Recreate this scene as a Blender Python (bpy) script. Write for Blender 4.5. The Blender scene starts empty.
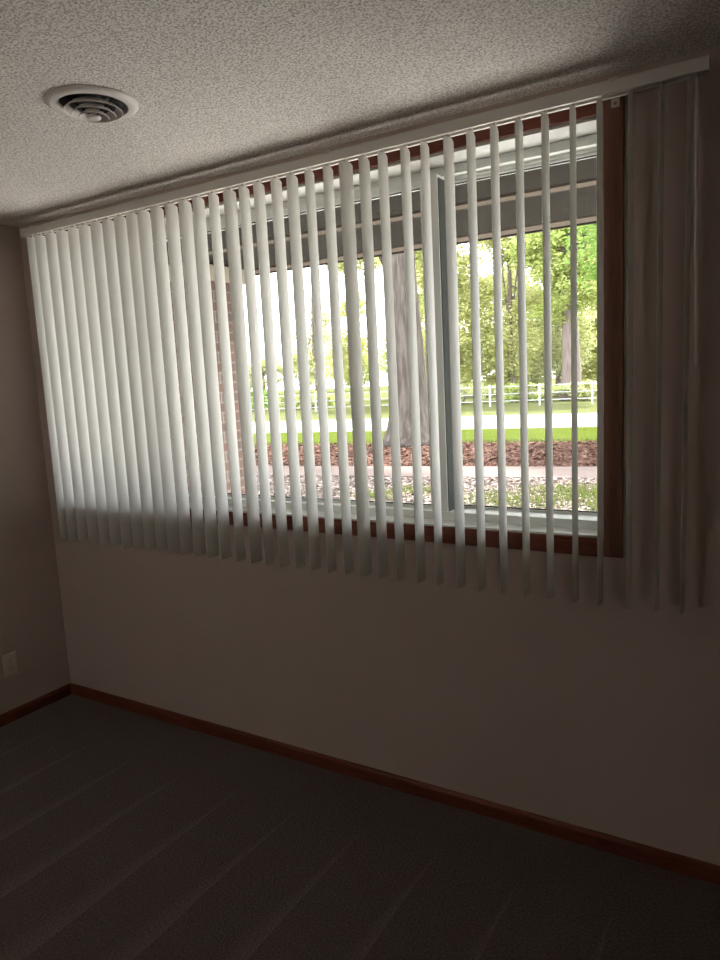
import bpy, math, random
from mathutils import Vector, Matrix
import numpy as np

random.seed(7)
sc = bpy.context.scene
COL = sc.collection
PI = math.pi

# ------------------------------------------------------------------ helpers
class MB:
    """collects vertices and faces that become ONE mesh object"""
    def __init__(s): s.v = []; s.f = []
    def add(s, vs, fs):
        k = len(s.v); s.v += [tuple(p) for p in vs]; s.f += [tuple(i + k for i in f) for f in fs]; return s
    def box(s, x0, x1, y0, y1, z0, z1):
        return s.add([(x0,y0,z0),(x1,y0,z0),(x1,y1,z0),(x0,y1,z0),(x0,y0,z1),(x1,y0,z1),(x1,y1,z1),(x0,y1,z1)],
                     [(0,3,2,1),(4,5,6,7),(0,1,5,4),(1,2,6,5),(2,3,7,6),(3,0,4,7)])
    def prism(s, prof, axis, a, b):
        """closed 2-D profile extruded along an axis; profile in the two other axes (ordered)"""
        n = len(prof)
        def P(p, t):
            return {'x': (t, p[0], p[1]), 'y': (p[0], t, p[1]), 'z': (p[0], p[1], t)}[axis]
        vs = [P(p, a) for p in prof] + [P(p, b) for p in prof]
        fs = [tuple(range(n - 1, -1, -1)), tuple(range(n, 2 * n))]
        fs += [(i, (i + 1) % n, n + (i + 1) % n, n + i) for i in range(n)]
        return s.add(vs, fs)
    def lathe(s, prof, seg=48, c=(0,0,0), closed=False):
        n = len(prof); vs = []; fs = []
        for k in range(seg):
            a = 2 * PI * k / seg
            for r, z in prof: vs.append((c[0] + r * math.cos(a), c[1] + r * math.sin(a), c[2] + z))
        m = n if closed else n - 1
        for k in range(seg):
            q = (k + 1) % seg
            for i in range(m):
                j = (i + 1) % n
                fs.append((k * n + i, q * n + i, q * n + j, k * n + j))
        return s.add(vs, fs)
    def tube(s, pts, rad, seg=10, flute=0.0):
        pts = [Vector(p) for p in pts]; n = len(pts); vs = []; fs = []
        if not isinstance(rad, (list, tuple)): rad = [rad] * n
        up = Vector((0, 0, 1)) if abs((pts[1] - pts[0]).normalized().z) < .9 else Vector((1, 0, 0))
        for i, p in enumerate(pts):
            t = (pts[min(i + 1, n - 1)] - pts[max(i - 1, 0)]).normalized()
            a = t.cross(up).normalized(); b = t.cross(a).normalized()
            for k in range(seg):
                g = 2 * PI * k / seg
                r = rad[i] * (1 + flute * math.sin(5 * g + .7))
                vs.append(p + a * (r * math.cos(g)) + b * (r * math.sin(g)))
        for i in range(n - 1):
            for k in range(seg):
                q = (k + 1) % seg
                fs.append((i * seg + k, i * seg + q, (i + 1) * seg + q, (i + 1) * seg + k))
        fs.append(tuple(range(seg - 1, -1, -1))); fs.append(tuple((n - 1) * seg + k for k in range(seg)))
        return s.add(vs, fs)
    def build(s, name, mat, parent=None, loc=None, smooth=False, bevel=0.0, angle=40):
        me = bpy.data.meshes.new(name); me.from_pydata(s.v, [], s.f); me.update()
        o = bpy.data.objects.new(name, me); COL.objects.link(o)
        me.materials.append(mat)
        if parent is not None: o.parent = parent
        if loc is not None: o.location = loc
        if smooth:
            me.polygons.foreach_set('use_smooth', [True] * len(me.polygons))
            if angle: me.set_sharp_from_angle(angle=math.radians(angle))
        if bevel:
            m = o.modifiers.new('bevel', 'BEVEL'); m.width = bevel; m.segments = 2; m.limit_method = 'ANGLE'
            m.angle_limit = math.radians(50)
        return o

def tag(o, label=None, cat=None, group=None, kind=None):
    if label: o['label'] = label
    if cat: o['category'] = cat
    if group: o['group'] = group
    if kind: o['kind'] = kind
    return o

def empty(name, loc=(0,0,0), rz=0.0):
    o = bpy.data.objects.new(name, None); COL.objects.link(o)
    o.location = loc; o.rotation_euler = (0, 0, rz); o.empty_display_size = .1
    return o

# ---------------------------------------------------------------- materials
class NT:
    def __init__(s, name):
        s.m = bpy.data.materials.new(name); s.m.use_nodes = True
        s.t = s.m.node_tree; s.t.nodes.clear()
        s.out = s.t.nodes.new('ShaderNodeOutputMaterial')
    def n(s, typ, **kw):
        nd = s.t.nodes.new(typ)
        for k, v in kw.items():
            if k.startswith('_'): setattr(nd, k[1:], v)
            else: nd.inputs[k.replace('__', ' ')].default_value = v
        return nd
    def l(s, a, b): s.t.links.new(a, b)

def c4(c): return (c[0], c[1], c[2], 1.0)

def mat(name, col, col2=None, rough=.6, scale=8.0, stretch=(1,1,1), bump=0.0, bscale=None, detail=4.0,
        lo=.35, hi=.65, spec=.35, transl=0.0, rough_noise=None):
    k = NT(name); tc = k.n('ShaderNodeTexCoord'); mp = k.n('ShaderNodeMapping'); mp.inputs['Scale'].default_value = stretch
    k.l(tc.outputs['Object'], mp.inputs['Vector'])
    b = k.n('ShaderNodeBsdfPrincipled', Roughness=rough); b.inputs['Specular IOR Level'].default_value = spec
    b.inputs['Base Color'].default_value = c4(col)
    if col2:
        no = k.n('ShaderNodeTexNoise', Scale=scale, Detail=detail); k.l(mp.outputs[0], no.inputs['Vector'])
        rp = k.n('ShaderNodeValToRGB'); rp.color_ramp.elements[0].position = lo; rp.color_ramp.elements[1].position = hi
        rp.color_ramp.elements[0].color = c4(col); rp.color_ramp.elements[1].color = c4(col2)
        k.l(no.outputs['Fac'], rp.inputs[0]); k.l(rp.outputs[0], b.inputs['Base Color'])
    if bump:
        n2 = k.n('ShaderNodeTexNoise', Scale=bscale or scale, Detail=3.0); k.l(mp.outputs[0], n2.inputs['Vector'])
        bp = k.n('ShaderNodeBump', Strength=1.0, Distance=bump); k.l(n2.outputs['Fac'], bp.inputs['Height'])
        k.l(bp.outputs[0], b.inputs['Normal'])
    if transl:
        tr = k.n('ShaderNodeBsdfTranslucent')
        if col2: k.l(rp.outputs[0], tr.inputs['Color'])
        else: tr.inputs['Color'].default_value = c4(col)
        mx = k.n('ShaderNodeMixShader', Fac=transl); k.l(b.outputs[0], mx.inputs[1]); k.l(tr.outputs[0], mx.inputs[2])
        k.l(mx.outputs[0], k.out.inputs[0])
    else: k.l(b.outputs[0], k.out.inputs[0])
    return k.m

def glass_mat():
    k = NT('window_glass'); t = k.n('ShaderNodeBsdfTransparent', Color=(.97,.975,.97,1)); g = k.n('ShaderNodeBsdfGlossy', Roughness=.02)
    f = k.n('ShaderNodeFresnel', IOR=1.45); mx = k.n('ShaderNodeMixShader')
    ge = k.n('ShaderNodeNewGeometry'); fr = _m(k, 'MULTIPLY', f.outputs[0], _m(k, 'SUBTRACT', 1.0, ge.outputs['Backfacing']))
    k.l(fr, mx.inputs[0]); k.l(t.outputs[0], mx.inputs[1]); k.l(g.outputs[0], mx.inputs[2]); k.l(mx.outputs[0], k.out.inputs[0])
    return k.m

def popcorn_mat():
    k = NT('popcorn_texture'); tc = k.n('ShaderNodeTexCoord')
    b = k.n('ShaderNodeBsdfPrincipled', Roughness=.95); b.inputs['Specular IOR Level'].default_value = .1
    v = k.n('ShaderNodeTexNoise', Scale=150.0, Detail=2.5, Roughness=.6); k.l(tc.outputs['Object'], v.inputs['Vector'])
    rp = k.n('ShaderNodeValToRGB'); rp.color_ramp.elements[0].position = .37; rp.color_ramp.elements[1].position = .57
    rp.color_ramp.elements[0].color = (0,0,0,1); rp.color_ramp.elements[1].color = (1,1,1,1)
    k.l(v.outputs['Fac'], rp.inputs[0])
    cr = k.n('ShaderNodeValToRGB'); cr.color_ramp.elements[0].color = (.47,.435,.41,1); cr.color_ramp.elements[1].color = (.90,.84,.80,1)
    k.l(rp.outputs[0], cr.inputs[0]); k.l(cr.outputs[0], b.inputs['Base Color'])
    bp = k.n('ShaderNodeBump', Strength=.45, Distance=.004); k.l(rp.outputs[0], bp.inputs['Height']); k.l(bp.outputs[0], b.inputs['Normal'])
    k.l(b.outputs[0], k.out.inputs[0]); return k.m

def carpet_mat():
    k = NT('carpet'); tc = k.n('ShaderNodeTexCoord'); sp = k.n('ShaderNodeSeparateXYZ'); k.l(tc.outputs['Object'], sp.inputs[0])
    M = lambda op, a, b=None, c=None: _m(k, op, a, b, c)
    nz = k.n('ShaderNodeTexNoise', Scale=2.2, Detail=2.0); k.l(tc.outputs['Object'], nz.inputs['Vector'])
    fine = k.n('ShaderNodeTexNoise', Scale=130.0, Detail=2.5); k.l(tc.outputs['Object'], fine.inputs['Vector'])
    # wedge-shaped vacuum tracks: a sharp right edge, tapering to a point towards the window wall
    warp = M('MULTIPLY', M('SUBTRACT', nz.outputs['Fac'], .5), .035)
    xs = M('DIVIDE', M('ADD', M('SUBTRACT', sp.outputs['X'], .285), warp), .289)
    fr = M('FRACT', xs)
    wid = M('MULTIPLY', M('SUBTRACT', M('MULTIPLY', sp.outputs['Y'], -1.0), .27), .42)
    wid = M('MINIMUM', M('MAXIMUM', wid, 0.0), .45)
    d = M('SUBTRACT', fr, M('SUBTRACT', 1.0, wid))
    tri = M('MINIMUM', M('MAXIMUM', M('DIVIDE', d, M('MAXIMUM', wid, .02)), 0.0), 1.0)
    tri = M('MULTIPLY', tri, M('ADD', .45, M('MULTIPLY', fine.outputs['Fac'], 1.1)))
    sc2 = M('ADD', M('MULTIPLY', tri, .50), M('ADD', .1, M('MULTIPLY', fine.outputs['Fac'], 1.8)))
    mx = k.n('ShaderNodeVectorMath', _operation='SCALE'); mx.inputs[0].default_value = (.105, .080, .072)
    k.l(sc2, mx.inputs['Scale'])
    b = k.n('ShaderNodeBsdfPrincipled', Roughness=1.0); b.inputs['Specular IOR Level'].default_value = .05
    b.inputs['Sheen Weight'].default_value = .15
    k.l(mx.outputs[0], b.inputs['Base Color'])
    bp = k.n('ShaderNodeBump', Strength=.8, Distance=.006); k.l(fine.outputs['Fac'], bp.inputs['Height']); k.l(bp.outputs[0], b.inputs['Normal'])
    k.l(b.outputs[0], k.out.inputs[0]); return k.m

def _m(k, op, a, b=None, c=None):
    n = k.n('ShaderNodeMath', _operation=op)
    for i, v in enumerate((a, b, c)):
        if v is None: continue
        if isinstance(v, (int, float)): n.inputs[i].default_value = v
        else: k.l(v, n.inputs[i])
    return n.outputs[0]

def brick_mat():
    k = NT('brick'); tc = k.n('ShaderNodeTexCoord'); sp = k.n('ShaderNodeSeparateXYZ'); k.l(tc.outputs['Object'], sp.inputs[0])
    cb = k.n('ShaderNodeCombineXYZ'); k.l(_m(k, 'ADD', sp.outputs['X'], sp.outputs['Y']), cb.inputs[0]); k.l(sp.outputs['Z'], cb.inputs[1])
    br = k.n('ShaderNodeTexBrick', Scale=1.0); br.inputs['Brick Width'].default_value = .21; br.inputs['Row Height'].default_value = .0677
    br.inputs['Mortar Size'].default_value = .006; br.inputs['Color1'].default_value = (.10,.055,.04,1); br.inputs['Color2'].default_value = (.078,.045,.036,1)
    br.inputs['Mortar'].default_value = (.17,.15,.13,1); k.l(cb.outputs[0], br.inputs['Vector'])
    b = k.n('ShaderNodeBsdfPrincipled', Roughness=.9); k.l(br.outputs['Color'], b.inputs['Base Color'])
    bp = k.n('ShaderNodeBump', Strength=.6, Distance=.005); bp.invert = True; k.l(br.outputs['Fac'], bp.inputs['Height']); k.l(bp.outputs[0], b.inputs['Normal'])
    k.l(b.outputs[0], k.out.inputs[0]); return k.m

M_wall = mat('wall_paint', (.485,.392,.343), (.505,.412,.363), rough=.75, scale=3, bump=.0008, bscale=120, spec=.2)
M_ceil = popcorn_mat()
M_carpet = carpet_mat()
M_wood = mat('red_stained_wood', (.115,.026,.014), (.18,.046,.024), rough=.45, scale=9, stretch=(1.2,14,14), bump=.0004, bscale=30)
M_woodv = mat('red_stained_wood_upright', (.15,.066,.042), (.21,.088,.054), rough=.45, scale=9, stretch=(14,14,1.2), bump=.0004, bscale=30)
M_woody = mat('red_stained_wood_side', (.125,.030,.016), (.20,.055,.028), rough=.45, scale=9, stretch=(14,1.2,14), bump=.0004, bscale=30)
M_vinyl = mat('white_vinyl', (.74,.75,.72), rough=.4)
M_liner = mat('liner_paint', (.50,.495,.47), rough=.5)
M_reveal_shade = mat('grey_reveal_shade', (.085,.089,.083), rough=.8, spec=0)
M_gasket = mat('dark_gasket', (.03,.03,.03), rough=.7)
M_glass = glass_mat()
M_fill_shade = mat('fill_shade_cloth', (.80,.77,.73), rough=.9, transl=.85)
M_slat = mat('blind_vinyl', (.79,.78,.745), (.82,.81,.775), rough=.5, scale=120, stretch=(1,1,.06), bump=.00015, bscale=160, transl=.24)
M_rail = mat('headrail_enamel', (.70,.655,.61), rough=.45)
M_clear = mat('clear_plastic', (.62,.58,.54), rough=.25)
M_metal = mat('painted_metal', (.62,.58,.54), rough=.45)
M_ventm = mat('vent_enamel', (.74,.69,.65), rough=.45)
M_dark = mat('duct_dark', (.02,.02,.022), rough=.8)
M_ivory = mat('ivory_plastic', (.60,.53,.45), rough=.4)
M_slot = mat('outlet_slot', (.02,.015,.012), rough=.7)
M_brick = brick_mat()
M_cream = mat('cream_paint', (.26,.22,.165), rough=.7)
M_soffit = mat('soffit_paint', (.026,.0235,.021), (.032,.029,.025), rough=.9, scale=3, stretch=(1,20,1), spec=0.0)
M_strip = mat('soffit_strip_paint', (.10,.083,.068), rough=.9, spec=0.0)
M_ext = mat('exterior_render', (.35,.27,.22), rough=.9)
M_conc = mat('bounce_slab_concrete', (.60,.585,.55), (.66,.645,.61), rough=.9, scale=3, spec=0)
M_litter = mat('leaf_litter_ground', (.045,.033,.028), (.19,.155,.138), rough=.95, spec=0, scale=9, detail=8, lo=.42, hi=.58, bump=.02, bscale=14)
M_path = mat('footpath_concrete', (.135,.104,.095), (.155,.122,.112), rough=.9, spec=0, scale=2)
M_mulch = mat('mulch_ground', (.060,.032,.025), (.115,.069,.054), rough=.95, spec=0, scale=10, detail=8, lo=.4, hi=.6, bump=.03, bscale=12)
M_lawn = mat('lawn_grass', (.055,.074,.012), (.070,.088,.018), rough=.9, spec=0, scale=2.5, detail=8, bump=.02, bscale=30)
M_road = mat('pale_road', (.28,.275,.27), (.31,.305,.30), rough=.9, spec=0, scale=.5)
M_verge = mat('verge_grass', (.082,.088,.034), (.10,.104,.048), rough=.9, spec=0, scale=1.2, detail=6)
M_fence = mat('white_fence_paint', (.40,.42,.43), rough=.7)
M_bark = mat('grey_brown_bark', (.072,.060,.052), (.125,.108,.096), rough=.95, scale=4, stretch=(3,3,.35), detail=7, lo=.40, hi=.60, bump=.05, bscale=6, spec=0)
M_bark2 = mat('pinkish_bark', (.13,.10,.09), (.19,.15,.135), rough=.95, scale=3, stretch=(3,3,.5))
def leaf(name, a, b): return mat(name, a, b, rough=.8, scale=.9, transl=.5, spec=.1, lo=.3, hi=.7)
M_leaf_y = leaf('yellow_green_leaves', (.46,.47,.17), (.56,.56,.28))
M_leaf_g = leaf('fresh_green_leaves', (.37,.43,.13), (.48,.52,.21))
M_leaf_d = leaf('deep_green_leaves', (.16,.27,.055), (.26,.37,.10))
M_leaf_p = leaf('pale_spring_leaves', (.42,.44,.20), (.52,.53,.29))
M_chip = mat('wood_chips', (.056,.029,.022), (.160,.097,.077), rough=.9, spec=0, scale=7, lo=.42, hi=.58)
M_dry = mat('dry_leaves', (.085,.064,.055), (.30,.245,.225), rough=.9, spec=0, scale=7, lo=.42, hi=.58)
M_blade = mat('grass_blades', (.085,.11,.026), (.15,.168,.055), rough=.8, spec=0, scale=5, transl=.35)

# -------------------------------------------------------------- dimensions
H = 2.432                      # ceiling
XR, YB = 4.3, -3.7             # right wall, back wall
OX0, OX1, OZ0, OZ1 = .225, 2.797, 1.072, 2.328     # window opening
WT = .22                       # wall thickness
GZ = -.20                      # outside ground level

# -------------------------------------------------------------- room shell
def struct(o, label, cat): return tag(o, label, cat, kind='structure')
struct(MB().box(-.2, XR + .2, YB - .2, WT, -.12, 0).build('floor', M_carpet), 'dark brown-grey carpeted floor with vacuum tracks', 'floor')
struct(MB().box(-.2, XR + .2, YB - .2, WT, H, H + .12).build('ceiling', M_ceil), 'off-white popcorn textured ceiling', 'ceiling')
w = MB()
w.box(-.2, OX0, 0, WT, 0, H).box(OX1, XR + .2, 0, WT, 0, H).box(OX0, OX1, 0, WT, 0, OZ0).box(OX0, OX1, 0, WT, OZ1, H)
struct(w.build('wall_front', M_wall), 'beige painted wall holding the wide window', 'wall')
struct(MB().box(-.2, 0, YB - .2, 0, 0, H).build('wall_left', M_wall), 'beige painted wall left of the window, with an outlet', 'wall')
struct(MB().box(XR, XR + .2, YB - .2, 0, 0, H).build('wall_right', M_wall), 'beige painted wall right of the window', 'wall')
BX0, BX1, BZ0, BZ1 = .10, 1.75, .88, 2.14          # unseen added window, brightens the room from the back wall
struct(MB().box(-.2, BX0, YB - .2, YB, 0, H).box(BX1, XR + .2, YB - .2, YB, 0, H).box(BX0, BX1, YB - .2, YB, 0, BZ0).box(BX0, BX1, YB - .2, YB, BZ1, H).build('wall_back', M_wall), 'beige painted wall facing the window', 'wall')
def skirting(name, axis, a, b, at, sgn, m, label):
    t, h = .013, .057
    prof = [(0,0),(t,0),(t,h-.012),(t-.003,h-.004),(t-.008,h),(0,h)]
    if axis == 'x': pr = [(at + sgn * p[0], p[1]) for p in prof]
    else: pr = [(at + sgn * p[0], p[1]) for p in prof]
    o = MB().prism(pr, axis, a, b).build(name, m)
    return struct(o, label, 'baseboard')
skirting('baseboard_front', 'x', 0, XR, 0, -1, M_wood, 'red-brown wooden baseboard along the window wall')
skirting('baseboard_left', 'y', YB, -.013, 0, 1, M_woody, 'red-brown wooden baseboard along the left wall')
skirting('baseboard_right', 'y', YB, -.013, XR, -1, M_woody, 'red-brown wooden baseboard along the right wall')

# ------------------------------------------------------------------ window
win = struct(empty('window_1', ((OX0 + OX1) / 2, 0, OZ0)), 'wide three-pane white vinyl window with red-brown casing', 'window')
WX, WZ = (OX0 + OX1) / 2, OZ0
def wp(mb, name, m, parent=win, **kw):
    mb.v = [(x - WX, y, z - WZ) for x, y, z in mb.v]
    return mb.build(name, m, parent, **kw)
cw, ct = .057, .017
wp(MB().box(OX1, OX1 + cw, -ct, 0, OZ0 - cw, OZ1 + .045), 'casing', M_woodv, bevel=.003)
wp(MB().box(OX0 - cw, OX0, -ct, 0, OZ0 - cw, OZ1 + .045), 'casing', M_woodv, bevel=.003)
wp(MB().box(OX0, OX1, -ct, 0, OZ1, OZ1 + .045), 'casing', M_wood, bevel=.002)
wp(MB().box(OX0, OX1, -ct, 0, OZ0 - cw, OZ0), 'casing', M_wood, bevel=.002)
# white liner of the opening
lt = .010
wp(MB().box(OX0, OX1, -.004, .205, OZ1 - lt, OZ1), 'jamb_liner', M_liner)
wp(MB().box(OX0, OX0 + lt, -.004, .205, OZ0, OZ1 - lt), 'jamb_liner', M_liner)
wp(MB().box(OX1 - lt, OX1, -.004, .205, OZ0, OZ1 - lt), 'jamb_liner', M_liner)
wp(MB().box(OX0 + lt, OX1 - lt, -.006, .205, OZ0, OZ0 + .008), 'window_sill', M_vinyl, bevel=.002)
# outer vinyl frame, then two mullions
IZ0, IZ1 = OZ0 + .008, OZ1 - lt
IX0, IX1 = OX0 + lt, OX1 - lt
fb, ft = IZ0 + .030, IZ1 - .030
f = MB().box(IX0, IX1, .075, .200, IZ0, fb).box(IX0, IX1, .120, .200, ft, IZ1)
f.box(IX0, IX0 + .028, .095, .200, fb, ft).box(IX1 - .016, IX1, .120, .200, fb, ft)
f.box(IX0, IX1, .150, .200, ft - .010, ft)
wp(f, 'window_frame', M_vinyl, bevel=.0015)
ML, MR = (1.005, 1.058), (2.160, 2.226)
for (a, b), y0, y1 in ((ML, .118, .165), (MR, .078, .200)):
    wp(MB().box(a, b, y0, y1, fb, ft), 'mullion', M_vinyl, bevel=.0015)
wp(MB().box(MR[1], MR[1] + .003, .084, .157, fb, ft - .012), 'reveal_shade', M_reveal_shade)  # dark strip paints the shade on the mullion's right side
def sash(x0, x1, y0, y1, z0, z1, side, bot, top, sl=None):
    o = MB().box(x0, x0 + (sl or side), y0, y1, z0, z1).box(x1 - side, x1, y0, y1, z0, z1).box(x0 + (sl or side), x1 - side, y0, y1, z0, z0 + bot).box(x0 + (sl or side), x1 - side, y0, y1, z1 - top, z1)
    s = wp(o, 'sash', M_vinyl, bevel=.0015)
    ym = (y0 + y1) / 2; L = sl or side
    g = MB().box(x0 + L - .002, x1 - side + .002, ym - .002, ym + .002, z0 + bot - .002, z1 - top + .002)
    wp(g, 'pane', M_glass, s)
    k = MB(); e = .003
    k.box(x0 + L, x1 - side, y0 + .006, ym, z0 + bot, z0 + bot + e).box(x0 + L, x1 - side, y0 + .006, ym, z1 - top - e, z1 - top)
    k.box(x1 - side - e, x1 - side, y0 + .006, ym, z0 + bot, z1 - top)
    wp(k, 'gasket', M_gasket, s)
sash(IX0 + .028, ML[0], .120, .160, fb, ft, .030, .012, .014)
sash(ML[1], MR[0], .120, .160, fb, ft, .014, .010, .022)
sash(MR[1], IX1 - .016, .158, .192, fb, ft - .010, .012, .008, .010, sl=.012)

# unseen window added behind the camera as fill light
w2 = struct(empty('fill_window', ((BX0 + BX1) / 2, YB, BZ0)), 'unseen two-pane window with a pale roller shade, added in the back wall as fill light', 'window')
def w2p(mb, name, m, par=None, **kw):
    mb.v = [(x - (BX0 + BX1) / 2, y, z - BZ0) for x, y, z in mb.v]; return mb.build(name, m, par or w2, **kw)
def ring_xz(y0, y1, x0, x1, z0, z1, t):
    return MB().box(x0, x0 + t, y0, y1, z0, z1).box(x1 - t, x1, y0, y1, z0, z1).box(x0 + t, x1 - t, y0, y1, z0, z0 + t).box(x0 + t, x1 - t, y0, y1, z1 - t, z1)
w2p(ring_xz(0, .017, BX0 - cw, BX1 + cw, BZ0 - cw, BZ1 + cw, cw), 'casing', M_wood, bevel=.003)
w2p(ring_xz(-.16, -.07, BX0, BX1, BZ0, BZ1, .035), 'window_frame', M_vinyl)
w2p(MB().box(BX0 + .01, BX1 - .01, -.052, -.050, BZ0 + .01, BZ1 - .02), 'fill_shade', M_fill_shade)  # added translucent sheet, softens the fill light and its reflection in the glass
xmid = (BX0 + BX1) / 2
for a, b in ((BX0 + .035, xmid), (xmid, BX1 - .035)):
    s_ = w2p(ring_xz(-.14, -.10, a, b, BZ0 + .035, BZ1 - .035, .035), 'sash', M_vinyl)
    w2p(MB().box(a + .033, b - .033, -.122, -.118, BZ0 + .068, BZ1 - .068), 'pane', M_glass, s_)

# ----------------------------------------------------------- vertical blind
YC = -.0772                                     # carrier line
RZ0, RZ1 = 2.3484, 2.3835                       # headrail
RX0, RX1 = .160, 3.076
blind = tag(empty('vertical_blind', ((RX0 + RX1) / 2, YC, RZ1)),
            'off-white vertical blind with open slats hanging from a headrail across the window', 'blind')
BX = (RX0 + RX1) / 2
def bp_(mb, name, m, parent=blind, **kw):
    mb.v = [(x - BX, y - YC, z - RZ1) for x, y, z in mb.v]
    return mb.build(name, m, parent, **kw)
yf, yb = YC - .0235, YC + .0235
t = .0022
prof = [(yf, RZ0), (yf, RZ1 - .004), (yf + .004, RZ1), (yb - .004, RZ1), (yb, RZ1 - .004), (yb, RZ0), (yb - .012, RZ0), (yb - .012, RZ0 + t),
        (yb - t, RZ0 + t), (yb - t, RZ1 - t), (yf + t, RZ1 - t), (yf + t, RZ0 + t), (yf + .012, RZ0 + t), (yf + .012, RZ0)]
bp_(MB().prism(prof, 'x', RX0, RX1), 'headrail', M_rail)
for x0, x1 in ((RX0 - .003, RX0), (RX1, RX1 + .003)):
    bp_(MB().box(x0, x1, yf - .001, yb + .001, RZ0 - .001, RZ1 + .001), 'end_cap', M_rail, bevel=.0006)
for x in (.235, .95, 1.90, 2.842):               # wall brackets holding the rail
    b = MB().box(x - .012, x + .012, yb - .002, -.0005, RZ1, RZ1 + .0025).box(x - .012, x + .012, -.0025, -.0005, RZ1, RZ1 + .03)
    b.box(x - .012, x + .012, yf - .0015, yf + .012, RZ1, RZ1 + .0025).box(x - .006, x + .006, yf - .0022, yf, RZ1 - .007, RZ1 + .0025)
    b.box(x - .012, x + .012, yf, yb, RZ1, RZ1 + .0022)
    bp_(b, 'mounting_bracket', M_metal)
# small hold-down plate with a hole under the rail, beyond the last window slat
pl = MB()
hx, hy, hz = 2.838, yb + .002, RZ0 - .008
seg = 16; ring = [(hx + .0042 * math.cos(2 * PI * k / seg), hz - .005 + .0042 * math.sin(2 * PI * k / seg)) for k in range(seg)]
outr = []
for k in range(seg):
    a = 2 * PI * k / seg; c, s = math.cos(a), math.sin(a); m_ = max(abs(c), abs(s)); outr.append((hx + .0115 * c / m_, hz - .004 + .0115 * s / m_))
vs = []
for yy in (hy, hy + .003): vs += [(p[0], yy, p[1]) for p in ring] + [(p[0], yy, p[1]) for p in outr]
fs = []
for k in range(seg):
    q = (k + 1) % seg
    fs += [(k, q, seg + q, seg + k), (2*seg + k, 3*seg + k, 3*seg + q, 2*seg + q), (k, 2*seg + k, 2*seg + q, q), (seg + k, seg + q, 3*seg + q, 3*seg + k)]
pl.add(vs, fs); bp_(pl, 'hold_plate', M_clear)

SZ0, SZ1 = .886, 2.342
def slat_mesh(width, sag=.0050, th=.0011):
    """thin curved vane, bulging to +x, long edges rounded, top corners clipped; width runs along y"""
    n = 8; ms = MB(); vs = []; fs = []
    zs = [(SZ0, 1.0), (SZ0 + .2, 1), (1.35, 1), (1.8, 1), (SZ1 - .007, 1.0), (SZ1, .78)]
    for z, k in zs:
        for side in (0, 1):
            for i in range(n + 1):
                u = (i / n - .5) * 2
                y = u * width / 2 * k
                x = sag * (1 - u * u) - sag * .25 + (th if side else 0)
                vs.append((x, y, z))
    R = 2 * (n + 1)
    for j in range(len(zs) - 1):
        for i in range(n):
            a = j * R + i; b = (j + 1) * R + i
            fs.append((a, a + 1, b + 1, b)); a2 = a + n + 1; b2 = b + n + 1
            fs.append((a2, b2, b2 + 1, a2 + 1))
        a = j * R; b = (j + 1) * R
        fs.append((a, b, b + n + 1, a + n + 1)); fs.append((a + n, a + 2 * n + 1, b + 2 * n + 1, b + n))
    for j in (0, len(zs) - 1):
        for i in range(n):
            q = (j * R + i, j * R + i + 1, j * R + n + 2 + i, j * R + n + 1 + i)
            fs.append(q if j else q[::-1])
    return ms.add(vs, fs)
proto = slat_mesh(.0632).build('slat', M_slat, blind, smooth=True, angle=50)
hang = MB().box(-.0035, .0045, -.006, .006, SZ1 - .012, RZ0 + .006).box(-.0025, .0035, -.011, .011, SZ1 - .020, SZ1 - .010).build('hanger', M_clear, proto)
# every slat hangs a little off its place and is turned a little differently: (x along the rail, turn)
SL = [(.212,-.02),(.2773,.07),(.3536,.08),(.4284,.09),(.5099,.08),(.5867,.10),(.6643,.09),(.7419,.08),(.8177,.08),(.8968,.14),(.9685,.17),
      (1.0453,.14),(1.123,.13),(1.1966,.14),(1.2702,.08),(1.3544,-.058),(1.4364,.168),(1.5049,-.012),(1.5784,.031),(1.6568,.036),(1.731,.071),
      (1.8065,-.044),(1.8836,.026),(1.957,.286),(2.0341,.089),(2.1072,.027),(2.1861,.045),(2.2575,.005),(2.3387,.11),(2.4161,.055),
      (2.4939,.049),(2.5691,.054),(2.6478,.062),(2.7255,.024),(2.8013,.044),(2.8844,.05),(2.9618,.05),(3.0337,.05)]
NS = 38
for i in range(NS):
    o = proto if i == 0 else proto.copy()
    h = hang if i == 0 else hang.copy()
    if i:
        COL.objects.link(o); COL.objects.link(h); o.parent = blind; h.parent = o
    x, turn = SL[i]
    o.location = (x - BX, 0, -RZ1)
    o.rotation_euler = (random.uniform(-.0012, .0012), random.uniform(-.0012, .0012), -turn)
# the wand at the right end
wx, wy = 3.052, YC - .038
wd = bp_(MB().tube([(wx, wy, RZ0 - .022), (wx + .003, wy, 2.0), (wx + .010, wy, 1.63)], .0042, 8).tube([(wx + .010, wy, 1.63), (wx + .0105, wy, 1.598)], [.0052, .0046], 8), 'wand', M_clear, smooth=True)
bp_(MB().tube([(wx, YC - .005, RZ0 + .004), (wx, YC - .022, RZ0 - .010), (wx, wy, RZ0 - .012), (wx, wy, RZ0 - .026)], .0028, 8), 'wand_hook', M_clear, wd, smooth=True)

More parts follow.
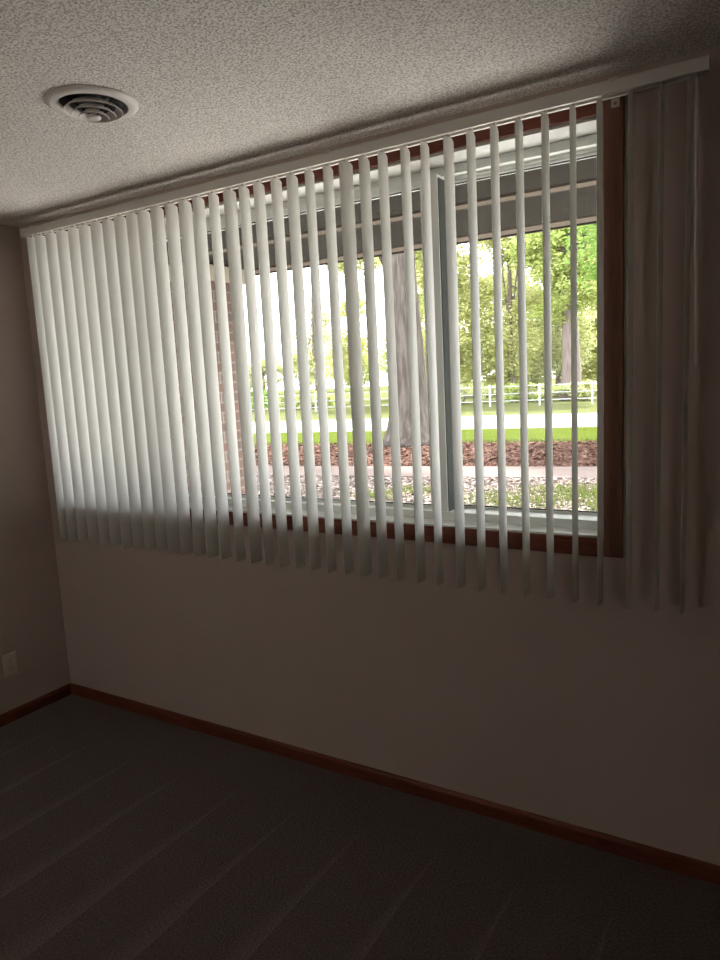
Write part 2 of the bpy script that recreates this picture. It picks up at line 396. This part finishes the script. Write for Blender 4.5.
# ------------------------------------------------------------- ceiling vent
VC = (1.540, -.771)
vent = tag(empty('ceiling_vent', (VC[0], VC[1], H)), 'round white ceiling air vent with stepped concentric rings', 'vent')
MB().lathe([(.127,0),(.127,-.004),(.122,-.009),(.112,-.013),(.098,-.012),(.092,-.006),(.090,0)], 64, closed=True).build('flange', M_ventm, vent, smooth=True, angle=30)
MB().lathe([(.0,-.0015),(.0905,-.0015)], 48).build('duct_opening', M_dark, vent)
for r0, r1, z0, z1 in ((.082,.064,-.024,-.010),(.062,.044,-.033,-.018),(.042,.026,-.040,-.026)):
    MB().lathe([(r0,z0),(r0-.0012,z0-.0015),(r1,z1-.001),(r1,z1+.001),(r0-.003,z0+.0025)], 48, closed=True).build('ring', M_ventm, vent, smooth=True, angle=30)
MB().lathe([(0,-.047),(.010,-.0465),(.019,-.043),(.021,-.039),(.015,-.034),(0,-.033)], 32).build('centre_cap', M_ventm, vent, smooth=True, angle=0)
st = MB()
for a in (0, PI / 2):
    c, s = math.cos(a), math.sin(a); q = .0012
    pts = [(.089,-.006),(.089,-.010),(.02,-.036),(.0,-.036),(.0,-.030),(.02,-.030)]
    for sg in (1, -1):
        vs = [(sg * r * c - q * s, sg * r * s + q * c, z) for r, z in pts] + [(sg * r * c + q * s, sg * r * s - q * c, z) for r, z in pts]
        st.add(vs, [tuple(range(6)), tuple(range(11, 5, -1))] + [(i, (i + 1) % 6, 6 + (i + 1) % 6, 6 + i) for i in range(6)])
st.build('spoke', M_dark, vent)

# ------------------------------------------------------------------- outlet
ot = tag(empty('wall_outlet', (0, -.322, .287)), 'ivory wall outlet plate low on the left wall', 'outlet')
def bev_plate(w_, h_, d, e):
    return MB().add([(0,-w_,-h_),(0,w_,-h_),(0,w_,h_),(0,-w_,h_),(d*.5,-w_,-h_),(d*.5,w_,-h_),(d*.5,w_,h_),(d*.5,-w_,h_),
                     (d,-w_+e,-h_+e),(d,w_-e,-h_+e),(d,w_-e,h_-e),(d,-w_+e,h_-e)],
                    [(0,3,2,1),(0,1,5,4),(1,2,6,5),(2,3,7,6),(3,0,4,7),(4,5,9,8),(5,6,10,9),(6,7,11,10),(7,4,8,11),(8,9,10,11)])
bev_plate(.0355, .0585, .007, .004).build('cover_plate', M_ivory, ot)
for z in (.0195, -.0195):
    r = MB().prism([(.0165 * math.cos(a) , max(-.0135, min(.0135, .0165 * math.sin(a)))) for a in [2 * PI * k / 24 for k in range(24)]], 'x', .006, .0088)
    ro = r.build('receptacle', M_ivory, ot, loc=(0, 0, z))
    MB().box(.0086, .0091, -.0075, -.0055, -.003, .0055).box(.0086, .0091, .0055, .0075, -.003, .0055).box(.0086, .0091, -.002, .002, -.0095, -.006).build('slot', M_slot, ro)
MB().prism([(.003 * math.cos(2 * PI * k / 12), .003 * math.sin(2 * PI * k / 12)) for k in range(12)], 'x', .0065, .0082).build('screw', M_metal, ot)

# ---------------------------------------------------------------- outside
# porch roof
SZ = 2.42
pr = tag(empty('porch_roof', (1.5, WT, SZ)), 'grey-brown porch roof overhang with pale trim strips outside the window', 'porch roof')
def pp(mb, name, m, **kw):
    mb.v = [(x - 1.5, y - WT, z - SZ) for x, y, z in mb.v]; return mb.build(name, m, pr, **kw)
PX0, PX1 = -1.6, 6.0
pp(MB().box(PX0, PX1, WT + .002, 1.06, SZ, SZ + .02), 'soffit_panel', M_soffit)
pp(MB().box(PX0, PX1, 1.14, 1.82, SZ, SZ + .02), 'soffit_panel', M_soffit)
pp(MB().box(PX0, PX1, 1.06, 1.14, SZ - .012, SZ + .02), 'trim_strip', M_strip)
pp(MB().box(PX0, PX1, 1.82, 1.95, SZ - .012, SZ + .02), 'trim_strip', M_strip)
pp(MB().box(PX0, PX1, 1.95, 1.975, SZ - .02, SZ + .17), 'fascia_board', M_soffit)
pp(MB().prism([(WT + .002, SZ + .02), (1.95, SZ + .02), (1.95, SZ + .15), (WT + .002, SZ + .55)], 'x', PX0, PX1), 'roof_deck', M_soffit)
# brick pier
pier = tag(empty('brick_pier', (-.29, 1.45, GZ)), 'brown brick porch pier with a cream cap outside the left part of the window', 'pier')
MB().box(-.26, .26, -.25, .25, 0, 2.50).build('shaft', M_brick, pier)
MB().box(-.28, .28, -.27, .27, 2.50, 2.605).build('cap', M_cream, pier, bevel=.006)

# ground strips, running slightly askew to the house
PHI = math.radians(8.0); cP, sP = math.cos(PHI), math.sin(PHI)
def gxy(u_, v_): return (u_ * cP - v_ * sP, u_ * sP + v_ * cP)
def strip(name, v0, v1, m, label, cat, u0=-70, u1=40, z=GZ, th=.08):
    q = [gxy(u0, v0), gxy(u1, v0), gxy(u1, v1), gxy(u0, v1)]
    o = MB().add([(x, y, z - th) for x, y in q] + [(x, y, z) for x, y in q],
                 [(0,3,2,1),(4,5,6,7),(0,1,5,4),(1,2,6,5),(2,3,7,6),(3,0,4,7)]).build(name, m)
    return struct(o, label, cat)
struct(MB().box(-3, 7, WT, 4.75, GZ - .08, GZ + .06).build('bounce_slab', M_conc), 'pale concrete patio slab, unseen, added to bounce light onto the ceiling', 'patio')  # pale slab added out of view, throws daylight up to the ceiling
struct(MB().box(-6, 10, -14, YB - .2, GZ - .08, GZ).build('back_yard', M_verge), 'grassy back yard behind the house', 'grass')
strip('ground', 1.0, 9.25, M_litter, 'bare ground strewn with dry leaves near the window', 'ground')
strip('footpath', 9.25, 10.60, M_path, 'pinkish concrete footpath between the bare ground and the mulch', 'path', z=GZ + .015, th=.09)
strip('mulch_bed', 10.60, 15.3, M_mulch, 'reddish-brown mulch bed around the big trunk', 'mulch')
strip('lawn', 15.3, 19.8, M_lawn, 'bright green lawn strip between the mulch and the road', 'lawn')
strip('road', 19.8, 26.6, M_road, 'very pale road beyond the lawn', 'road', u0=-140, u1=80)
strip('grass_verge', 26.6, 140, M_verge, 'yellowish grass verge beyond the road', 'grass', u0=-200, u1=120)

rng = np.random.default_rng(11)
def flakes(name, n, region, size, m, label, cat, lift=.012):
    """many loose flat flakes lying on the ground: one object"""
    vs = []; fs = []
    u0, u1, v0, v1 = region
    for k in range(n):
        u_, v_ = rng.uniform(u0, u1), rng.uniform(v0, v1); x, y = gxy(u_, v_)
        a = rng.uniform(0, 2 * PI); L = size * rng.uniform(.5, 1.3); W = L * rng.uniform(.25, .6)
        ti = rng.uniform(-.45, .45); tj = rng.uniform(-.35, .35)
        ca, sa = math.cos(a), math.sin(a); z = GZ + lift * rng.uniform(.3, 1.2) + abs(ti) * L * .4
        b = len(vs)
        for p, q in ((-1,-1),(1,-1),(1,1),(-1,1)):
            for dz in (0, .006):
                vs.append((x + p * L / 2 * ca - q * W / 2 * sa, y + p * L / 2 * sa + q * W / 2 * ca, z + p * ti * L / 2 + q * tj * W / 2 + dz))
        fs += [(b+1,b+3,b+5,b+7),(b,b+6,b+4,b+2),(b,b+2,b+3,b+1),(b+2,b+4,b+5,b+3),(b+4,b+6,b+7,b+5),(b+6,b,b+1,b+7)]
    return tag(MB().add(vs, fs).build(name, m), label, cat, kind='stuff')
flakes('wood_chips', 11500, (-10, 7, 10.65, 15.25), .085, M_chip, 'reddish wood chips covering the mulch bed', 'wood chips')
flakes('dry_leaves', 15000, (-6.5, 6.5, 4.8, 9.2), .06, M_dry, 'pale dry leaves scattered over the bare ground', 'leaves')

def blades(name, spots, n, m, label, h=.075):
    vs = []; fs = []
    for (u_, v_, ru, rv) in spots:
        for k in range(n):
            uu, vv = u_ + rng.normal() * ru, v_ + rng.normal() * rv
            x, y = gxy(uu, vv); a = rng.uniform(0, 2 * PI); hh = h * rng.uniform(.5, 1.4); w_ = .006
            dx, dy = math.cos(a), math.sin(a); le = hh * rng.uniform(.2, .9); b = len(vs)
            vs += [(x - dy * w_, y + dx * w_, GZ), (x + dy * w_, y - dx * w_, GZ), (x + dx * le * .4 + dy * w_ * .7, y + dy * le * .4 - dx * w_ * .7, GZ + hh * .7),
                   (x + dx * le * .4 - dy * w_ * .7, y + dy * le * .4 + dx * w_ * .7, GZ + hh * .7), (x + dx * le, y + dy * le, GZ + hh)]
            fs += [(b, b+1, b+2, b+3), (b+3, b+2, b+4)]
    return tag(MB().add(vs, fs).build(name, m), label, 'grass', kind='stuff')
spots = [(.6 + i * .42 + rng.uniform(-.2, .2), 7.3 + rng.uniform(-.7, .6), .28, .32) for i in range(7)] + [(-.6, 7.7, .3, .2), (-1.1, 7.2, .25, .2), (2.2, 6.7, .5, .3), (1.7, 7.9, .5, .25)]
blades('grass_tufts', spots, 380, M_blade, 'ragged green grass tufts on the bare ground by the footpath')
def edge_spots(): return [(u_, 15.45, .5, .08) for u_ in np.arange(-9, 2, .9)]
blades('lawn_edge_grass', edge_spots(), 160, M_blade, 'grass blades along the edge of the mulch bed', h=.09)

# fence
FV, FH = 34.0, 1.08
fx0, fx1 = -60, 22
fo = empty('rail_fence', (*gxy(0, FV), GZ), PHI)
tag(fo, 'white three-rail fence running along beyond the road', 'fence')
for z in (.28, .64, 1.02):
    MB().box(fx0, fx1, -.02, .02, z - .021, z + .021).build('rail', M_fence, fo)
pbm = MB().box(-.042, .042, -.04, .04, 0, FH).add([(-.06,-.055,FH),(.06,-.055,FH),(.06,.055,FH),(-.06,.055,FH),(0,0,FH+.05)], [(0,1,4),(1,2,4),(2,3,4),(3,0,4),(0,3,2,1)])
p0 = pbm.build('post', M_fence, fo)
for i, x in enumerate(np.arange(fx0 + 1, fx1, 2.55)):
    o = p0 if i == 0 else p0.copy()
    if i: COL.objects.link(o); o.parent = fo
    o.location = (float(x), 0, 0)

# trees
def leaves(blobs, n, size, flat=1.0):
    """loose leaf sprays filling ellipsoidal blobs, gathered into clumps"""
    tot = sum(b[3] * b[4] * b[5] for b in blobs); V = []; 
    for (bx, by, bz, rx, ry, rz) in blobs:
        k = int(n * rx * ry * rz / tot); nc = max(6, k // 60)
        c = rng.normal(size=(nc, 3)); c /= np.linalg.norm(c, axis=1)[:, None]; c *= rng.uniform(.25, 1, (nc, 1)) ** .6
        c = c * np.array([rx, ry, rz]) + np.array([bx, by, bz])
        idx = rng.integers(0, nc, k); sp = .26 * min(rx, ry, rz) ** .7 * .9
        P = c[idx] + rng.normal(size=(k, 3)) * np.array([sp, sp, sp * .6])
        a = rng.normal(size=(k, 3)); a[:, 2] *= .5; a /= np.linalg.norm(a, axis=1)[:, None]
        b = np.cross(a, rng.normal(size=(k, 3))); b /= np.linalg.norm(b, axis=1)[:, None]
        s = size * rng.uniform(.5, 1.3, (k, 1))
        q = np.stack([P - a * s, P + b * s * .42, P + a * s, P - b * s * .42], 1)
        V.append(q.reshape(-1, 3))
    V = np.concatenate(V); n4 = len(V) // 4
    return V, np.arange(n4 * 4).reshape(-1, 4)
def leaf_obj(name, blobs, n, size, m, parent):
    V, F = leaves(blobs, n, size)
    me = bpy.data.meshes.new(name); me.vertices.add(len(V)); me.vertices.foreach_set('co', V.ravel().astype(np.float32))
    me.loops.add(F.size); me.loops.foreach_set('vertex_index', F.ravel().astype(np.int32))
    me.polygons.add(len(F)); me.polygons.foreach_set('loop_start', np.arange(0, F.size, 4, dtype=np.int32))
    me.update(calc_edges=True); me.materials.append(m)
    o = bpy.data.objects.new(name, me); COL.objects.link(o); o.parent = parent
    return o
def tree(name, label, x, y, h, r, blobs, n, size, m, bark, group=None, branches=6, lean=0.0, flare=1.5, flute=.05):
    t = tag(empty(name, (x, y, GZ)), label, 'tree', group)
    tr = MB(); zs = [0, .15, .45, 1.0, 2.2, h * .35, h * .6, h * .85]; zs = sorted(set(zs))
    fl = [flare * .5 + .5 if i > 0 else flare for i in range(2)]
    rad = []
    for z in zs:
        k = 1 + (flare - 1) * math.exp(-z / .55); rad.append(r * k * (1 - .75 * (z / h)))
    tr.tube([(lean * z + .04 * math.sin(z), .03 * math.sin(z * .8), z) for z in zs], rad, 22, flute)
    tr.build('trunk', bark, t, smooth=True, angle=0)
    br = MB()
    for k in range(branches):
        b = blobs[k % len(blobs)]; z0 = h * random.uniform(.3, .75)
        e = Vector((b[0] + random.uniform(-.7, .7) * b[3], b[1] + random.uniform(-.7, .7) * b[4], b[2] + random.uniform(-.5, .6) * b[5]))
        s0 = Vector((lean * z0, 0, z0)); mid = s0.lerp(e, .5) + Vector((random.uniform(-.3, .3), random.uniform(-.3, .3), .3))
        br.tube([s0, mid, e], [r * .32, r * .2, r * .05], 7)
        for j in range(3):
            e2 = mid.lerp(e, random.uniform(.2, .9)); d = Vector((random.uniform(-1, 1), random.uniform(-1, 1), random.uniform(-.3, .8))) * b[3] * .5
            br.tube([e2, e2 + d * .5 + Vector((0, 0, .1)), e2 + d], [r * .12, r * .08, r * .02], 5)
    br.build('branches', bark, t, smooth=True, angle=0)
    leaf_obj('foliage', blobs, n, size, m, t)
    return t

# the big trunk close to the house
tree('shade_tree', 'big grey-brown tree with a flared base standing in the mulch bed', -5.38, 14.45, 13, .50,
     [(0,0,10,4,4,2.2),(-2,1,9,3,3,2),(2,0,9.5,3,3,2)], 5000, .22, M_leaf_g, M_bark, flare=1.62, flute=.03, branches=7)
# a nearer tree whose boughs hang in at the right edge of the glass
tree('deep_green_tree', 'deep green tree with low boughs hanging in at the right edge of the window', 2.4, 17.5, 9, .25,
     [(-2.6,-.3,5.2,1.5,1.6,1.6),(-1.2,0,6.6,2,2,1.6),(.5,.3,6.2,2.4,2.2,2.0),(-3.5,-.2,6.4,1.0,1.2,.8)], 22000, .10, M_leaf_d, M_bark)
BG = [  # beyond the fence
 ('spring_tree', 'yellow-green tree beyond the fence, directly right of the broad mullion', -15.0, 39.5, 11, .22, [(0,0,4.4,2.6,2,2.3),(-.5,0,8.2,2.6,2,1.8),(1.6,.5,6.4,1.6,1.6,1.3),(.6,0,2.3,2.2,1.5,1.1),(0,0,11,2.2,2,1.5)], 3700, .22, M_leaf_y),
 ('spring_tree', 'yellow-green tree beyond the fence, second to the right of the broad mullion', -11.6, 40.5, 12, .22, [(0,0,3.6,2.2,2,2.0),(.4,0,9.6,2.4,2,1.6),(1.5,0,6.0,1.3,1.3,.9),(-.8,0,1.9,1.8,1.4,1.0),(.5,0,11.8,2,2,1.2)], 2900, .22, M_leaf_y),
 ('pink_barked_tree', 'pinkish-barked tree with a thick straight trunk beyond the fence near the right jamb', -7.35, 38.3, 13, .55, [(.3,0,6.6,2.2,1.8,1.5),(-1.4,0,8.6,1.9,1.8,1.4),(1.8,0,9.6,2,1.8,1.5),(-1.0,0,5.0,1.3,1.2,.7)], 2900, .22, M_leaf_g),
 ('spring_tree', 'pale green leafy tree beyond the fence, between the pinkish trunk and the mullion trees', -9.8, 44.5, 12, .2, [(0,0,4.8,2.4,2,2.6),(.4,0,8.8,2.2,2,1.8),(-.2,0,2.2,2.2,1.5,1.2),(0,0,11.8,2.4,2,1.6)], 2800, .24, M_leaf_p),
 ('spring_tree', 'fresh green tree beyond the fence, just left of the broad mullion', -18.2, 40.0, 12, .22, [(-.4,0,3.2,1.7,1.6,1.9),(0,0,6.2,1.3,1.3,1.1),(.4,0,9.6,1.9,1.8,1.4)], 1800, .22, M_leaf_g),
 ('spring_tree', 'yellow-green tree beyond the fence, seen between slats left of the big trunk', -24.2, 42.0, 12, .2, [(0,0,3.6,1.6,1.6,2.2),(.6,0,7.0,1.1,1.2,1.0),(.8,0,10.4,2.4,1.8,1.3)], 1700, .22, M_leaf_y),
 ('bare_branched_tree', 'sparse thin-leaved tree beyond the fence, two gaps left of the big trunk', -29.5, 45.0, 10, .16, [(0,0,6.0,2.2,1.8,2.6),(.4,0,2.4,2.0,1.6,1.2)], 620, .20, M_leaf_p),
 ('distant_tree', 'small pale distant tree against the white sky, nearest to the brick pier', -68, 86, 6, .3, [(0,0,3.6,4.5,2.5,2.6)], 900, .34, M_leaf_p),
 ('distant_tree', 'small pale distant tree against the white sky, second from the brick pier', -61, 88, 7.5, .3, [(0,0,4.4,4.2,2.5,3.4)], 1000, .34, M_leaf_p),
 ('distant_tree', 'low distant tree against the white sky, third from the brick pier', -53, 90, 6, .3, [(0,0,3.6,4.8,2.5,2.8)], 1000, .34, M_leaf_g),
 ('spring_tree', 'tall yellow-green tree at the back, right of the pinkish trunk', -9.0, 52, 13, .22, [(0,0,3.2,3.2,2,3.0),(.5,0,8,3.0,2,2.4)], 3000, .26, M_leaf_y),
 ('spring_tree', 'tall yellow-green tree at the back, left of the pinkish trunk', -15.2, 53, 13, .22, [(0,0,3.0,3.0,2,2.8),(-.8,0,8,2.6,2,2.0)], 2700, .26, M_leaf_p),
 ('spring_tree', 'tall fresh green tree at the back, showing just right of the broad mullion', -21.4, 52, 13, .22, [(0,0,3.0,3.0,2,2.8),(.6,0,7.6,2.6,2,2.0)], 2700, .26, M_leaf_g),
]
for nm, lb, x, y, h, r, bl, n, s, m in BG:
    tree(nm, lb, x, y, h, r, bl, int(n * 7.5), s * .62, m, M_bark2, group='trees beyond the white fence', branches=7, flare=1.25)
# low hedge bushes behind the fence
def bush(label, x, y, blobs, n, m):
    t = tag(empty('bush', (x, y, GZ)), label, 'bush', 'bushes behind the fence')
    st_ = MB()
    for k in range(5):
        a = 2 * PI * k / 5; st_.tube([(0,0,0), (.3 * math.cos(a), .3 * math.sin(a), .5), (.6 * math.cos(a), .5 * math.sin(a), 1.0)], [.04, .03, .012], 6)
    st_.build('stems', M_bark2, t); leaf_obj('foliage', blobs, n, .16, m, t)
for lb, x, y, w_, hh, m in (
    ('low pale bush behind the fence at the right end', -6.2, 37.2, 2.2, .5, M_leaf_p),
    ('low green bush behind the fence by the pinkish trunk', -9.6, 37.0, 2.2, .5, M_leaf_g),
    ('low pale bush behind the fence right of the mullion', -13.2, 36.4, 2.4, .55, M_leaf_p),
    ('low green bush behind the fence left of the big trunk', -23.6, 36.0, 2.6, .55, M_leaf_g),
    ('low dark bush behind the fence farthest left', -28.5, 35.5, 2.8, .8, M_leaf_d)):
    bush(lb, x, y, [(0,0,hh,w_,1.0,hh)], 1300, m)

# ------------------------------------------------------------------- light
wd_ = bpy.data.worlds.new('overcast_sky'); sc.world = wd_; wd_.use_nodes = True
nt = wd_.node_tree; nt.nodes.clear()
bg = nt.nodes.new('ShaderNodeBackground'); wo = nt.nodes.new('ShaderNodeOutputWorld')
tc = nt.nodes.new('ShaderNodeTexCoord'); sp = nt.nodes.new('ShaderNodeSeparateXYZ'); rp = nt.nodes.new('ShaderNodeValToRGB')
rp.color_ramp.elements[0].position = .45; rp.color_ramp.elements[0].color = (.93,.965,1,1)
rp.color_ramp.elements[1].position = 1.0; rp.color_ramp.elements[1].color = (.92,.96,1,1)
mp = nt.nodes.new('ShaderNodeMapRange'); mp.inputs[1].default_value = -1; mp.inputs[2].default_value = 1
nt.links.new(tc.outputs['Generated'], sp.inputs[0]); nt.links.new(sp.outputs['Z'], mp.inputs[0]); nt.links.new(mp.outputs[0], rp.inputs[0])
nt.links.new(rp.outputs[0], bg.inputs['Color']); bg.inputs['Strength'].default_value = 5.0
nt.links.new(bg.outputs[0], wo.inputs['Surface'])

sun = bpy.data.lights.new('sun', 'SUN'); so = bpy.data.objects.new('sun', sun); COL.objects.link(so)
sun.energy = 12.0; sun.angle = math.radians(2.0); sun.color = (1.0, .96, .90)
so.location = (0, 20, 40); el, az = math.radians(50), math.radians(8)
dv = Vector((-math.sin(az) * math.cos(el), -math.cos(az) * math.cos(el), -math.sin(el))); so.rotation_euler = dv.to_track_quat('-Z', 'Y').to_euler()

# ------------------------------------------------------------------ camera
cam = bpy.data.cameras.new('camera'); co = bpy.data.objects.new('camera', cam); COL.objects.link(co)
r_ = Vector((0.8543738400276838, 0.5172072039522886, -0.050418743104179986))
u_ = Vector((-0.03122354123504025, 0.14794007406817625, 0.9885033257189608))
w_ = Vector((-0.518719993781899, 0.8429771305703128, -0.1425451696352719))
co.matrix_world = Matrix(((r_.x, u_.x, -w_.x, 3.28263), (r_.y, u_.y, -w_.y, -2.24082), (r_.z, u_.z, -w_.z, 1.6079), (0, 0, 0, 1)))
cam.sensor_fit = 'VERTICAL'; cam.sensor_height = 24; cam.lens = 703.416 / 960 * 24; cam.clip_start = .02; cam.clip_end = 500
sc.camera = co

sc.view_settings.view_transform = 'Standard'; sc.view_settings.look = 'None'
sc.view_settings.gamma = 1; sc.view_settings.exposure = 0.55; sc.view_settings.use_curve_mapping = False
cy = sc.cycles
cy.max_bounces = 12; cy.diffuse_bounces = 8; cy.transparent_max_bounces = 12; cy.glossy_bounces = 4; cy.transmission_bounces = 6
cy.use_denoising = True; cy.sample_clamp_indirect = 8.0; cy.caustics_reflective = False; cy.caustics_refractive = False
